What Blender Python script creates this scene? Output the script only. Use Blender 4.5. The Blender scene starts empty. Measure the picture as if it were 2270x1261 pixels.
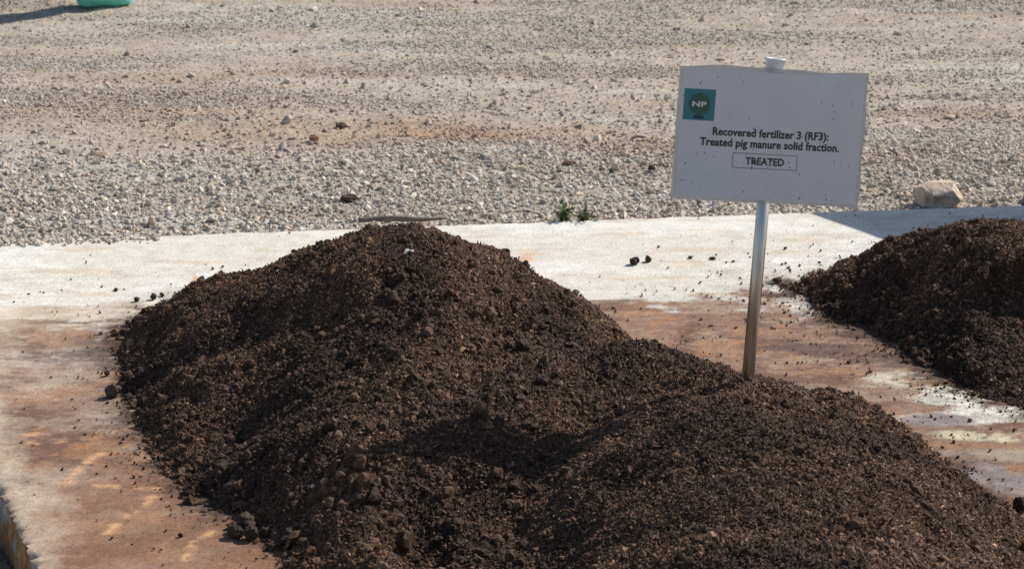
import bpy, math
import numpy as np
from mathutils import Vector, Matrix

C = bpy.context.scene.collection
sc = bpy.context.scene
R = math.radians

# ------------------------------------------------------------------ camera, light
H, PITCH, F, CX, CY = 1.6, R(17.0), 6000.0, 1135.0, 630.5
cd = bpy.data.cameras.new("camera")
cam = bpy.data.objects.new("camera", cd); C.objects.link(cam)
cam.location = (0, 0, H); cam.rotation_euler = (R(90) - PITCH, 0, 0)
cd.sensor_width = 36.0; cd.lens = 36.0 * F / 2270.0
cd.clip_start = 0.05; cd.clip_end = 2000
cd.dof.use_dof = True; cd.dof.focus_distance = 4.5; cd.dof.aperture_fstop = 18
sc.camera = cam

SUN_EL, SUN_AZ = R(41), R(33)            # azimuth measured from +x towards +y (away from the camera)
sd = Vector((math.cos(SUN_EL) * math.cos(SUN_AZ), math.cos(SUN_EL) * math.sin(SUN_AZ), math.sin(SUN_EL)))
w = bpy.data.worlds.new("World"); sc.world = w; w.use_nodes = True
nt = w.node_tree; nt.nodes.clear()
sky = nt.nodes.new("ShaderNodeTexSky"); sky.sky_type = 'NISHITA'; sky.sun_disc = False
sky.sun_elevation = SUN_EL; sky.sun_rotation = math.pi / 2 - SUN_AZ
bg = nt.nodes.new("ShaderNodeBackground"); bg.inputs[1].default_value = 0.10
ow = nt.nodes.new("ShaderNodeOutputWorld")
nt.links.new(sky.outputs[0], bg.inputs[0]); nt.links.new(bg.outputs[0], ow.inputs[0])
sl = bpy.data.lights.new("sun", 'SUN'); sl.energy = 4.85; sl.angle = R(0.5); sl.color = (1.0, 0.955, 0.89)
so = bpy.data.objects.new("sun", sl); C.objects.link(so)
so.rotation_euler = (-sd).to_track_quat('-Z', 'Y').to_euler()
so.location = (4, 3, 6)
sc.view_settings.view_transform = 'Standard'; sc.view_settings.look = 'None'
sc.view_settings.gamma = 1.0; sc.view_settings.exposure = 0.0

# ------------------------------------------------------------------ helpers
rng = np.random.default_rng(7)
cp, sp = math.cos(PITCH), math.sin(PITCH)

def ray(u, v):
    a, b = (u - CX) / F, -(v - CY) / F
    return np.array([a, cp + b * sp, -sp + b * cp])

def at(u, v, z=0.0):
    """point of height z where the photograph shows (u, v)"""
    d = ray(u, v); t = (z - H) / d[2]
    return np.array([d[0] * t, d[1] * t, z])

def aty(u, v, y):
    d = ray(u, v); t = y / d[1]
    return np.array([d[0] * t, y, H + d[2] * t])

def hsh(ix, iy, seed):
    h = (ix.astype(np.int64) * 374761393 + iy.astype(np.int64) * 668265263 + seed * 1442695041) & 0xFFFFFFFF
    h = ((h ^ (h >> 13)) * 1274126177) & 0xFFFFFFFF
    h = ((h ^ (h >> 16)) * 2246822519) & 0xFFFFFFFF
    return ((h ^ (h >> 15)) & 0xFFFFFF) / float(0x1000000)

def noise(x, y, seed=0):
    """gradient noise, about -1..1"""
    x0, y0 = np.floor(x), np.floor(y); fx, fy = x - x0, y - y0
    ux, uy = fx * fx * fx * (fx * (fx * 6 - 15) + 10), fy * fy * fy * (fy * (fy * 6 - 15) + 10)
    def g(ix, iy, dx, dy):
        a = hsh(ix, iy, seed) * 2 * np.pi
        return np.cos(a) * dx + np.sin(a) * dy
    n00 = g(x0, y0, fx, fy); n10 = g(x0 + 1, y0, fx - 1, fy)
    n01 = g(x0, y0 + 1, fx, fy - 1); n11 = g(x0 + 1, y0 + 1, fx - 1, fy - 1)
    a = n00 + ux * (n10 - n00); b = n01 + ux * (n11 - n01)
    return (a + uy * (b - a)) * 1.5

def fbm(x, y, seed=0, octv=4, gain=0.5):
    s = 0; a = 1.0
    for i in range(octv):
        s = s + a * noise(x * 2 ** i, y * 2 ** i, seed + 17 * i); a *= gain
    return s

def ss(a, b, x):
    t = np.clip((x - a) / (b - a), 0, 1)
    return t * t * (3 - 2 * t)

def mix(a, b, t):
    return a + (b - a) * t

def mixc(col, c, t):
    return col + (np.asarray(c)[None, :] - col) * np.broadcast_to(np.asarray(t, float), (len(col),))[:, None]

def make_obj(name, V, T, mat, col=None, parent=None, smooth=False, loc=None):
    V = np.asarray(V, dtype=np.float64); T = np.asarray(T, dtype=np.int32)
    if loc is not None:
        V = V - np.asarray(loc)[None, :]
    me = bpy.data.meshes.new(name)
    n, k = T.shape
    me.vertices.add(len(V)); me.vertices.foreach_set("co", V.astype(np.float32).ravel())
    me.loops.add(n * k); me.loops.foreach_set("vertex_index", T.ravel())
    me.polygons.add(n); me.polygons.foreach_set("loop_start", np.arange(0, n * k, k, dtype=np.int32))
    me.polygons.foreach_set("loop_total", np.full(n, k, dtype=np.int32))
    me.polygons.foreach_set("use_smooth", np.full(n, smooth))
    if col is not None:
        a = me.color_attributes.new("col", 'FLOAT_COLOR', 'POINT')
        c4 = np.ones((len(V), 4), dtype=np.float32); c4[:, :3] = col
        a.data.foreach_set("color", c4.ravel())
    me.update(calc_edges=True); me.validate()
    me.materials.append(mat)
    o = bpy.data.objects.new(name, me); C.objects.link(o)
    if loc is not None and parent is None:
        o.location = loc
    if parent is not None:
        o.parent = parent
    return o

def tag(o, label=None, cat=None, group=None, kind=None):
    if label: o["label"] = label
    if cat: o["category"] = cat
    if group: o["group"] = group
    if kind: o["kind"] = kind
    return o

def empty(name, loc):
    o = bpy.data.objects.new(name, None); C.objects.link(o); o.location = loc
    return o

def grid_faces(nx, ny):
    i, j = np.meshgrid(np.arange(nx - 1), np.arange(ny - 1), indexing='xy')
    a = (j * nx + i).ravel()
    return np.stack([a, a + 1, a + nx + 1, a + nx], 1)

def poly_dist(x, y, P):
    """signed distance to polygon P, positive inside"""
    d = np.full(x.shape, 1e9); inside = np.zeros(x.shape, bool)
    n = len(P)
    for i in range(n):
        ax, ay = P[i]; bx, by = P[(i + 1) % n]
        ex, ey = bx - ax, by - ay
        t = np.clip(((x - ax) * ex + (y - ay) * ey) / (ex * ex + ey * ey + 1e-12), 0, 1)
        d = np.minimum(d, np.hypot(x - ax - t * ex, y - ay - t * ey))
        cond = ((ay > y) != (by > y))
        with np.errstate(divide='ignore', invalid='ignore'):
            xi = ax + (y - ay) * ex / (ey if abs(ey) > 1e-12 else 1e-12)
        inside ^= cond & (x < xi)
    return np.where(inside, d, -d)

def line_dist(x, y, P):
    """distance to polyline, and side (positive to its right when walking along it)"""
    d = np.full(x.shape, 1e9); side = np.zeros(x.shape); tt = np.zeros(x.shape)
    n = len(P) - 1
    for i in range(n):
        ax, ay = P[i]; bx, by = P[i + 1]
        ex, ey = bx - ax, by - ay; L = math.hypot(ex, ey)
        t = np.clip(((x - ax) * ex + (y - ay) * ey) / (L * L), 0, 1)
        q = np.hypot(x - ax - t * ex, y - ay - t * ey)
        s = (ey * (x - ax) - ex * (y - ay)) / L
        m = q < d
        d = np.where(m, q, d); side = np.where(m, s, side); tt = np.where(m, (i + t) / n, tt)
    return d, np.where(side >= 0, d, -d), tt

# ------------------------------------------------------------------ materials
def mat_new(name):
    m = bpy.data.materials.new(name); m.use_nodes = True
    t = m.node_tree; b = t.nodes["Principled BSDF"]
    return m, t, b

def plain(name, col, rough=0.5, metal=0.0, **kw):
    m, t, b = mat_new(name)
    b.inputs["Base Color"].default_value = (*col, 1); b.inputs["Roughness"].default_value = rough
    b.inputs["Metallic"].default_value = metal
    for k, v in kw.items():
        b.inputs[k.replace("_", " ")].default_value = v
    return m

def N(t, kind, **kw):
    n = t.nodes.new(kind)
    for k, v in kw.items():
        setattr(n, k, v)
    return n

def attr_mat(name, scale, amount, bump, bscale, rough=0.9, spec=0.2, speck=None):
    """vertex colour carrying the thing's own colour, broken by fine procedural grain, with bump"""
    m, t, b = mat_new(name)
    L = t.links.new
    a = N(t, "ShaderNodeAttribute", attribute_name="col")
    tc = N(t, "ShaderNodeTexCoord")
    n1 = N(t, "ShaderNodeTexNoise"); n1.inputs["Scale"].default_value = scale; n1.inputs["Detail"].default_value = 6
    n1.inputs["Roughness"].default_value = 0.7
    L(tc.outputs["Object"], n1.inputs["Vector"])
    mr = N(t, "ShaderNodeMapRange")
    mr.inputs["From Min"].default_value = 0.36; mr.inputs["From Max"].default_value = 0.64
    mr.inputs["To Min"].default_value = 1 - amount; mr.inputs["To Max"].default_value = 1 + amount
    L(n1.outputs["Fac"], mr.inputs["Value"])
    mx = N(t, "ShaderNodeMix", data_type='RGBA', blend_type='MULTIPLY'); mx.inputs[0].default_value = 1
    L(a.outputs["Color"], mx.inputs[6]); L(mr.outputs[0], mx.inputs[7])
    out = mx.outputs[2]
    if speck:
        sscale, thr, scol = speck
        n3 = N(t, "ShaderNodeTexNoise"); n3.inputs["Scale"].default_value = sscale; n3.inputs["Detail"].default_value = 3
        L(tc.outputs["Object"], n3.inputs["Vector"])
        r = N(t, "ShaderNodeMapRange"); r.inputs["From Min"].default_value = thr; r.inputs["From Max"].default_value = thr + 0.05
        L(n3.outputs["Fac"], r.inputs["Value"])
        m2 = N(t, "ShaderNodeMix", data_type='RGBA'); L(r.outputs[0], m2.inputs[0]); L(out, m2.inputs[6])
        m2.inputs[7].default_value = (*scol, 1); out = m2.outputs[2]
    L(out, b.inputs["Base Color"])
    n2 = N(t, "ShaderNodeTexNoise"); n2.inputs["Scale"].default_value = bscale; n2.inputs["Detail"].default_value = 8
    n2.inputs["Roughness"].default_value = 0.65
    L(tc.outputs["Object"], n2.inputs["Vector"])
    bp = N(t, "ShaderNodeBump"); bp.inputs["Strength"].default_value = bump; bp.inputs["Distance"].default_value = 0.002
    L(n2.outputs["Fac"], bp.inputs["Height"]); L(bp.outputs[0], b.inputs["Normal"])
    b.inputs["Roughness"].default_value = rough; b.inputs["Specular IOR Level"].default_value = spec
    return m

M_soil = attr_mat("soil", 260, 0.35, 0.6, 420, 0.85, 0.25)
M_slab = attr_mat("stained_concrete", 210, 0.26, 0.5, 260, 0.9, 0.15, speck=(230, 0.68, (0.11, 0.075, 0.055)))
M_ground = attr_mat("dusty_ground", 110, 0.45, 1.0, 130, 0.95, 0.1)
M_stone = attr_mat("stone", 120, 0.20, 0.5, 180, 0.85, 0.25)
M_side = attr_mat("slab_side_concrete", 60, 0.35, 0.7, 90, 0.9, 0.15)

# ------------------------------------------------------------------ stone / crumb templates
def ico(sub):
    import bmesh
    bm = bmesh.new(); bmesh.ops.create_icosphere(bm, subdivisions=sub, radius=1.0)
    V = np.array([v.co[:] for v in bm.verts]); T = np.array([[v.index for v in f.verts] for f in bm.faces])
    bm.free(); return V, T
ICO = {1: ico(1), 2: ico(2), 3: ico(3)}

def stone_template(sub, r, cuts=7, jit=0.12):
    V, T = ICO[sub]
    V = V * (1 + jit * r.standard_normal((len(V), 1)))
    for _ in range(cuts):
        n = r.standard_normal(3); n /= np.linalg.norm(n)
        c = r.uniform(0.45, 0.85)
        d = V @ n
        V = V - np.outer(np.maximum(d - c, 0), n)
    return V, T

def crumb_template(sub, r):
    V, T = ICO[sub]
    k = r.standard_normal((5, 3)) * 2.2; ph = r.uniform(0, 6.28, 5)
    d = 1 + 0.24 * np.sin(V @ k.T + ph).sum(1) / 1.6 + 0.15 * r.standard_normal(len(V))
    return V * d[:, None], T

def rand_rot(n, r, flat=0.0):
    q = r.standard_normal((n, 4))
    if flat:                                     # mostly turned about the vertical
        a = r.uniform(0, 2 * np.pi, n); tl = r.standard_normal((n, 2)) * flat
        q = np.stack([np.cos(a / 2), tl[:, 0], tl[:, 1], np.sin(a / 2)], 1)
    q /= np.linalg.norm(q, axis=1, keepdims=True)
    w_, x, y, z = q.T
    return np.stack([np.stack([1 - 2 * (y * y + z * z), 2 * (x * y - z * w_), 2 * (x * z + y * w_)], 1),
                     np.stack([2 * (x * y + z * w_), 1 - 2 * (x * x + z * z), 2 * (y * z - x * w_)], 1),
                     np.stack([2 * (x * z - y * w_), 2 * (y * z + x * w_), 1 - 2 * (x * x + y * y)], 1)], 1)

def scatter(P, S, col, templates, r, flat=0.0):
    """many small bodies gathered into one vertex / triangle / colour array.  P centres, S (n,3) half sizes, col (n,3)"""
    Vs, Ts, Cs = [], [], []; base = 0
    which = r.integers(0, len(templates), len(P))
    for k, (tv, tt) in enumerate(templates):
        m = np.nonzero(which == k)[0]
        if len(m) == 0: continue
        Rm = rand_rot(len(m), r, flat)
        v = np.einsum('nij,nkj->nki', Rm, tv[None] * S[m][:, None, :]) + P[m][:, None, :]
        nv = len(tv)
        Vs.append(v.reshape(-1, 3)); Cs.append(np.repeat(col[m], nv, 0))
        Ts.append((tt[None] + (base + np.arange(len(m)) * nv)[:, None, None]).reshape(-1, 3))
        base += len(m) * nv
    return np.concatenate(Vs), np.concatenate(Ts), np.concatenate(Cs)

tr = np.random.default_rng(3)
ST_BIG = [stone_template(2, tr) for _ in range(14)]
ST_SMALL = [stone_template(1, tr, 5) for _ in range(10)]
CR_BIG = [crumb_template(2, tr) for _ in range(12)]
CR_SMALL = [crumb_template(1, tr) for _ in range(12)]

# ------------------------------------------------------------------ ground lines
def back_y(x): return 5.688 + 0.13 * x               # back edge of the slab
def left_x(y): return -0.713 - 0.357 * (y - 3.77)    # left edge of the slab
SLAB_T = 0.10

# ---- ground sheet
def spread(lo, hi, step, far_lo, far_hi, gr=1.22):
    c = list(np.arange(lo, hi + 1e-6, step)); s = step
    while c[-1] < far_hi:
        s *= gr; c.append(c[-1] + s)
    s = step; pre = [lo]
    while pre[-1] > far_lo:
        s *= gr; pre.append(pre[-1] - s)
    return np.array(pre[:0:-1] + c)

def ground_z(x, y):
    d = y - back_y(x)
    z = -0.125 + ss(-0.10, -0.02, d) * 0.113
    und = 0.014 * fbm(x * 0.55, y * 1.6, 5, 3) * ss(0.15, 0.8, d)
    fine = 0.004 * fbm(x * 9, y * 11, 9, 3)
    far = np.hypot(x, y)
    return z + np.where(far < 40, und, 0) + fine * ss(30, 12, far)

def ground_mask(x, y):
    """how dusty (1) or stony (0) the ground is: long streaks across the view"""
    d = y - back_y(x)
    n = fbm(x * 0.7 + 0.3 * y, y * 3.2, 31, 5, 0.6)
    t = ss(-0.25, 0.35, n + 0.10)
    t = t * ss(0.25, 0.9, d)
    return np.clip(t, 0, 1)

def rust_mask(x, y):
    r_ = 0
    for (u, v, rx, ry, a) in [(1010, 285, 0.30, 0.10, 1), (1230, 275, 0.20, 0.05, .8), (700, 285, 0.5, 0.14, .55), (1390, 312, 0.16, 0.08, .9), (300, 240, 0.6, 0.22, .35),
                              (1450, 300, 0.2, 0.12, .6), (850, 262, 0.2, .05, .6), (430, 170, .7, .12, .3), (2050, 240, .25, .08, .3), (1900, 330, .3, .1, .3)]:
        p = at(u, v)
        e = ((x - p[0]) / rx) ** 2 + ((y - p[1]) / ry) ** 2
        r_ = np.maximum(r_, a * np.exp(-e))
    return np.clip(r_ * (1.0 + 0.7 * fbm(x * 3, y * 7, 77, 4, .6)), 0, 1)

def ground_color(x, y):
    m = ground_mask(x, y)
    col = np.tile(np.array([[0.365, 0.330, 0.287]]), (len(x), 1))
    col = mixc(col, (0.420, 0.368, 0.305), m * 0.7)
    n2 = ss(0.0, 0.6, fbm(x * 0.7 + 4, y * 4.2, 51, 5, .6))
    col = mixc(col, (0.335, 0.272, 0.210), n2 * 0.4)
    n3 = ss(0.15, 0.7, fbm(x * 0.9 + 9, y * 4.6, 57, 5, .6))
    col = mixc(col, (0.465, 0.445, 0.412), n3 * 0.6)
    col = mixc(col, (0.375, 0.225, 0.135), rust_mask(x, y) * 0.7)
    return np.array([1.07, 1.04, .995]) * col * (1 + 0.10 * fbm(x * 14, y * 14, 58, 3) + .10 * fbm(x * 45, y * 45, 59, 2))[:, None]

gx = spread(-2.7, 2.7, 0.014, -250, 250); gy = spread(5.45, 10.6, 0.014, -60, 420)
X, Y = np.meshgrid(gx, gy, indexing='xy'); x, y = X.ravel(), Y.ravel()
o = make_obj("ground", np.stack([x, y, ground_z(x, y)], 1), grid_faces(len(gx), len(gy)), M_ground, ground_color(x, y), smooth=True)
tag(o, "compacted dusty gravel yard behind the concrete slab", None, kind="structure")

# ---- outlines of the heaps on the slab
P1 = [tuple(at(u, v)[:2]) for (u, v) in [(655, 1290), (640, 1215), (590, 1190), (545, 1155), (480, 1115), (420, 1080), (372, 1050), (345, 1005), (322, 960), (306, 915), (278, 868), (285, 825), (270, 775), (288, 722), (335, 690)]]
P1 += [(-.60, 5.14), (-.45, 5.2), (-.25, 5.2), (.0, 5.08), (.15, 4.9), (.35, 4.62), (.56, 4.45), (.72, 4.2), (.80, 3.95), (.86, 3.6), (.88, 3.3), (.8, 2.9), (.5, 2.7), (.1, 2.8), (-.1, 3.2), (-.22, 3.5)]
P2 = [tuple(at(u, v)[:2]) for (u, v) in [(1762, 630), (1785, 652), (1860, 702), (1960, 745), (2050, 805), (2140, 858), (2270, 900)]] + [(1.3, 4.42), (1.8, 4.5), (2.0, 5.0), (1.7, 5.38), (1.2, 5.40), (.95, 5.30), (.75, 5.33)]

# ---- slab
def px_blob(x, y, u, v, rx, ry, ang=0.0):
    p = at(u, v); dx, dy = x - p[0], y - p[1]
    c, s = math.cos(ang), math.sin(ang)
    return np.exp(-(((c * dx + s * dy) / rx) ** 2 + ((-s * dx + c * dy) / ry) ** 2))

def slab_color(x, y):
    n = fbm(x * 5, y * 5, 101, 5, .6); nf = fbm(x * 22, y * 26, 103, 4, .65)
    streak = fbm(x * 4, y * 16, 107, 4, .6)
    col = np.tile(np.array([[0.70, 0.655, 0.565]]), (len(x), 1))
    col = mixc(col, (0.77, 0.735, 0.665), ss(-0.2, 0.5, fbm(x * 2.2, y * 5, 109, 4)))
    col = mixc(col, (0.62, 0.50, 0.36), 0.55 * ss(0.15, 0.75, streak))
    # rust-red wash that covers the near slab, with a ragged far limit
    lim = np.interp(x, [-1.4, -.9, -.6, -.2, .1, .35, .45, .62, .8, 1.2], [5.0, 4.97, 5.02, 5.02, 5.08, 5.15, 5.13, 5.05, 5.0, 4.95])
    red = ss(-0.035, 0.05, lim - y + 0.10 * n + 0.05 * nf + .06 * (x < -.3) * streak)
    rc = mixc(np.tile(np.array([[0.315, 0.194, 0.138]]), (len(x), 1)), (0.195, 0.110, 0.077), ss(-0.25, 0.35, fbm(x * 3.2, y * 4.5, 113, 7, .72)))
    rc = mixc(rc, (0.44, 0.335, 0.245), ss(0.05, 0.55, fbm(x * 4.5 + 7, y * 8, 115, 7, .75)) * 0.5)
    rc = mixc(rc, (0.43, 0.225, 0.115), ss(0.25, 0.6, fbm(x * 6 + 3, y * 6, 117, 6, .75)) * 0.55)
    rc = mixc(rc, (0.28, 0.150, 0.090), ss(4.35, 3.95, y + .12 * n) * .55 * (x < .2))
    # left: paler beige patches and the pale cream strip by the slab edge
    d_edge = x - left_x(y)
    rc = mixc(rc, (0.56, 0.455, 0.345), ss(0.085, 0.01, d_edge + 0.05 * n) * 0.75)
    for (u, v, rx, ry, a) in [(40, 800, .22, .10, .75), (130, 700, .25, .06, .5), (250, 660, .3, .06, .6), (110, 1060, .08, .05, .4), (300, 920, .09, .05, .5), (60, 860, .1, .06, .4)]:
        rc = mixc(rc, (0.54, 0.45, 0.36), np.clip(px_blob(x, y, u, v, rx, ry) * (1 + .8 * n + .5 * nf), 0, 1) * a)
    col = col * (1 - red[:, None]) + rc * red[:, None]
    # cream transition
    tr_ = np.exp(-((lim - y + .03 + .05 * n) / .07) ** 2) * (x < -.2)
    col = mixc(col, (0.64, 0.52, 0.37), tr_ * 0.6)
    # white-yellow lime patch and grey-purple wash to the right of the heap
    wn = 1 + .9 * fbm(x * 7, y * 9, 121, 6, .7)
    for (u, v, rx, ry, a, c_) in [(2020, 845, .085, .05, .95, (.62, .55, .42)), (2110, 875, .065, .055, 1.2, (.74, .70, .60)), (2230, 920, .11, .045, 1.3, (.74, .70, .60)), (1990, 925, .07, .03, .9, (.60, .50, .33)),
                                  (2190, 965, .09, .03, 1.0, (.58, .52, .36)), (2060, 930, .08, .03, 1.0, (.30, .25, .24)), (2200, 1060, .12, .07, 1.2, (.29, .245, .235)), (2120, 1000, .1, .03, .7, (.34, .25, .19)),
                                  (2260, 1010, .1, .03, .9, (.36, .28, .21))]:
        col = mixc(col, c_, ss(.22, .72, px_blob(x, y, u, v, rx, ry) * wn * a))
    # dark soil smears
    sm = 1 + 1.2 * fbm(x * 8, y * 20, 131, 6, .75)
    for (u, v, rx, ry, a, c_) in [(190, 790, .16, .035, .9, (.19, .145, .12)), (330, 770, .09, .04, .8, (.17, .12, .10)), (230, 712, .2, .02, .6, (.25, .17, .12)), (1420, 680, .18, .03, .8, (.22, .13, .09)),
                                  (1600, 705, .22, .03, .7, (.24, .14, .10)), (1760, 720, .2, .03, .8, (.17, .11, .085)), (1780, 770, .12, .03, .8, (.16, .10, .08)), (1900, 790, .15, .03, .8, (.16, .10, .08)),
                                  (1760, 655, .1, .02, .9, (.13, .10, .085)), (1330, 668, .1, .02, .8, (.2, .14, .1)), (1700, 790, .1, .03, .6, (.2, .12, .09)), (2040, 800, .1, .05, .6, (.16, .11, .085)),
                                  (2150, 880, .1, .03, .5, (.2, .15, .11)), (420, 1080, .12, .09, .75, (.26, .135, .08)), (330, 970, .1, .06, .55, (.25, .14, .095)), (560, 1190, .14, .08, .7, (.30, .16, .09))]:
        col = mixc(col, c_, ss(.18, .75, px_blob(x, y, u, v, rx, ry) * sm * a) * .9)
    # trodden and washed-out soil fringe round the heaps
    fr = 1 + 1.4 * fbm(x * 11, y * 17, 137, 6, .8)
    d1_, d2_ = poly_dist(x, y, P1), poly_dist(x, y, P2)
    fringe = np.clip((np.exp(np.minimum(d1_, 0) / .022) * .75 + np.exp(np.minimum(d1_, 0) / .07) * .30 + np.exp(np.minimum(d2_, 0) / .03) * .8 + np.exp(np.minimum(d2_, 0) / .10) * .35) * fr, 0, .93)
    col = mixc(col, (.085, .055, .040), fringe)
    # pale drag marks in the red wash
    for (pts, wd) in [([(150, 1060), (210, 1010), (330, 965)], .010), ([(140, 1068), (300, 1082), (420, 1085)], .009), ([(230, 1190), (270, 1150), (340, 1100)], .010), ([(400, 1250), (430, 1200), (470, 1180)], .008),
                      ([(330, 940), (230, 965), (80, 985)], .008), ([(1100, 575), (1130, 590), (1180, 565)], .03), ([(425, 600), (435, 612), (432, 625)], .01), ([(70, 950), (68, 985)], .014)]:
        P = [tuple(at(*q)[:2]) for q in pts]
        d, _, _ = line_dist(x, y, P)
        col = mixc(col, (0.62, 0.36, 0.19), np.exp(-(d / wd) ** 2) * np.clip(0.35 + 1.3 * nf, 0, .85))
    g_ = fbm(x * 70, y * 60, 139, 3, .7)
    return np.clip(col * (1 + 0.10 * nf + .10 * g_ * (.4 + red))[:, None], 0.02, 0.86)

yy = np.concatenate([np.arange(2.2, 3.6, .05), np.arange(3.6, 5.47, .0045)]); nr = len(yy)
xr = 2.6
ts = (yy - 2.2) / (yy[-1] - 2.2)
sx = np.concatenate([np.arange(0, .78, .00125), np.arange(.78, 1, .01), [1.0]])
Sx, Ty = np.meshgrid(sx, ts, indexing='xy')
# left edge point and right edge point of every row; rows fan towards the slanted back edge
yl = 2.2 + Ty * (5.514 - 2.2); yrr = 2.2 + Ty * (back_y(xr) - 2.2)
xl = left_x(yl)
X = xl + (xr - xl) * Sx; Y = yl + (yrr - yl) * Sx
x, y = X.ravel().copy(), Y.ravel().copy()
dl = x - left_x(y); db = back_y(x) - y
x += np.exp(-dl / .015) * (0.007 * fbm(y * 30, y * 0 + 2, 141, 4, .7) + .004 * noise(y * 120, y * 0, 142))
y += np.exp(-db / .012) * (0.005 * fbm(x * 18, x * 0 + 5, 143, 4, .7))
z = 0.0015 * fbm(x * 3, y * 3, 145, 3) - 0.012 * np.exp(-dl / .006) * np.clip(.5 + fbm(y * 25, y * 0, 147, 3), 0, 1)
nx, ny = len(sx), nr
F_ = grid_faces(nx, ny); Vt = np.stack([x, y, z], 1); colt = slab_color(x, y)
# skirts (left, back, right, front)
idx = np.arange(nx * ny).reshape(ny, nx)
loops = np.concatenate([idx[::-1, 0], idx[0, 1:], idx[1:, -1], idx[-1, -2::-1]])
slab = make_obj("concrete_slab", Vt, F_, M_slab, colt, smooth=True)
tag(slab, "white concrete slab stained rust red under the heaps", None, kind="structure")
Vb, Fb, Cb = [], [], []
lev = [0, .012, .03, .05, .075, .125]
top = Vt[loops]
for k, dz in enumerate(lev):
    p = top.copy(); p[:, 2] -= dz
    s_ = np.arange(len(p)) * .0065
    off = (0.006 * fbm(p[:, 1] * 25 + p[:, 0] * 25, s_ * 0 + k * .8, 151, 3) + .004) * (0 if k == 0 else 1)
    p[:, 0] += np.where(top[:, 0] < left_x(top[:, 1]) + .03, off, 0)
    Vb.append(p)
    c_ = np.tile(np.array([[.30, .155, .06]]), (len(p), 1))
    c_ = mixc(c_, (.42, .27, .13), ss(-.2, .6, fbm(p[:, 1] * 40, s_ * 0 + k * .1, 153, 3)))
    c_ = mixc(c_, (.36, .345, .33), ss(.1, .35, fbm(p[:, 1] * 9 + 2.3, s_ * 0 + k * .35, 155, 3)) * (dz < .06))
    c_ = mixc(c_, (.20, .16, .12), ss(.06, .12, dz))
    Cb.append(c_)
m_ = len(loops); Vb = np.concatenate(Vb); Cb = np.concatenate(Cb)
Fb = np.concatenate([np.stack([k * m_ + np.arange(m_), k * m_ + (np.arange(m_) + 1) % m_, (k + 1) * m_ + (np.arange(m_) + 1) % m_, (k + 1) * m_ + np.arange(m_)], 1)[:, ::-1] for k in range(len(lev) - 1)])
side = make_obj("slab_side", Vb, Fb, M_side, Cb, parent=slab)

# ------------------------------------------------------------------ the two heaps
def cones(x, y, pts, slope, k=0.012):
    s = np.zeros(x.shape)
    for (px, py, h, r) in pts:
        d = np.hypot(x - px, y - py)
        c = h - slope * (np.sqrt(d * d + r * r) - r)
        s += np.exp(np.clip(c / k, -60, 60))
    return k * np.log(s + 1e-30)

def smin(a, b, k):
    h = np.clip(.5 + .5 * (b - a) / k, 0, 1)
    return b + (a - b) * h - k * h * (1 - h)

R1 = [(.20, 4.36, .158, .05), (.33, 4.27, .150, .06), (.52, 4.09, .14, .08), (.60, 3.93, .105, .08), (-.45, 4.45, .10, .1), (-.2, 3.70, .07, .08), (-.2, 3.4, .08, .1), (-.30, 4.05, .10, .10)]
DOMES = [([(-.56, 4.80), (-.44, 4.76), (-.31, 4.71), (-.20, 4.67), (-.12, 4.63), (-.12, 4.53), (-.10, 4.42)], [.118, .162, .200, .270, .250, .165, .10], .40),   # the far mound
         ([(.08, 4.34), (.03, 4.28), (-.08, 4.17), (-.20, 4.02), (-.28, 3.86)], [.125, .152, .152, .130, .085], .34),                                        # the lobe before it
         ([(-.17, 4.58), (-.15, 4.42), (-.17, 4.26)], [.235, .20, .165], .38),                                                                               # long front slope of the far mound
         ([(.37, 4.20), (.36, 4.02), (.38, 3.80), (.40, 3.50), (.38, 3.20), (.34, 2.95)], [.128, .170, .205, .225, .225, .20], .42)]                          # the near mound

def dome(x, y, P, hs, W, k):
    """sum of exp(height / k) over rounded mounds strung along the ridge P"""
    n = len(P); s = np.zeros(x.shape)
    for t in np.linspace(0, n - 1, 3 * (n - 1) + 1):
        px, py = np.interp(t, range(n), [p[0] for p in P]), np.interp(t, range(n), [p[1] for p in P]); h = np.interp(t, range(n), hs)
        w2 = W * W * h / max(hs)
        s = s + np.exp(np.clip((h * (1 - ((x - px) ** 2 + (y - py) ** 2) / w2)) / k, -60, 60))
    return s / 3

TR1_PX = [(915, 1330, .055), (938, 1240, .045), (970, 1175, .045), (1045, 1115, .062), (1160, 1050, .092), (1300, 965, .120), (1450, 895, .13), (1560, 850, .145)]
TR1, PITS = None, []

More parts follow.
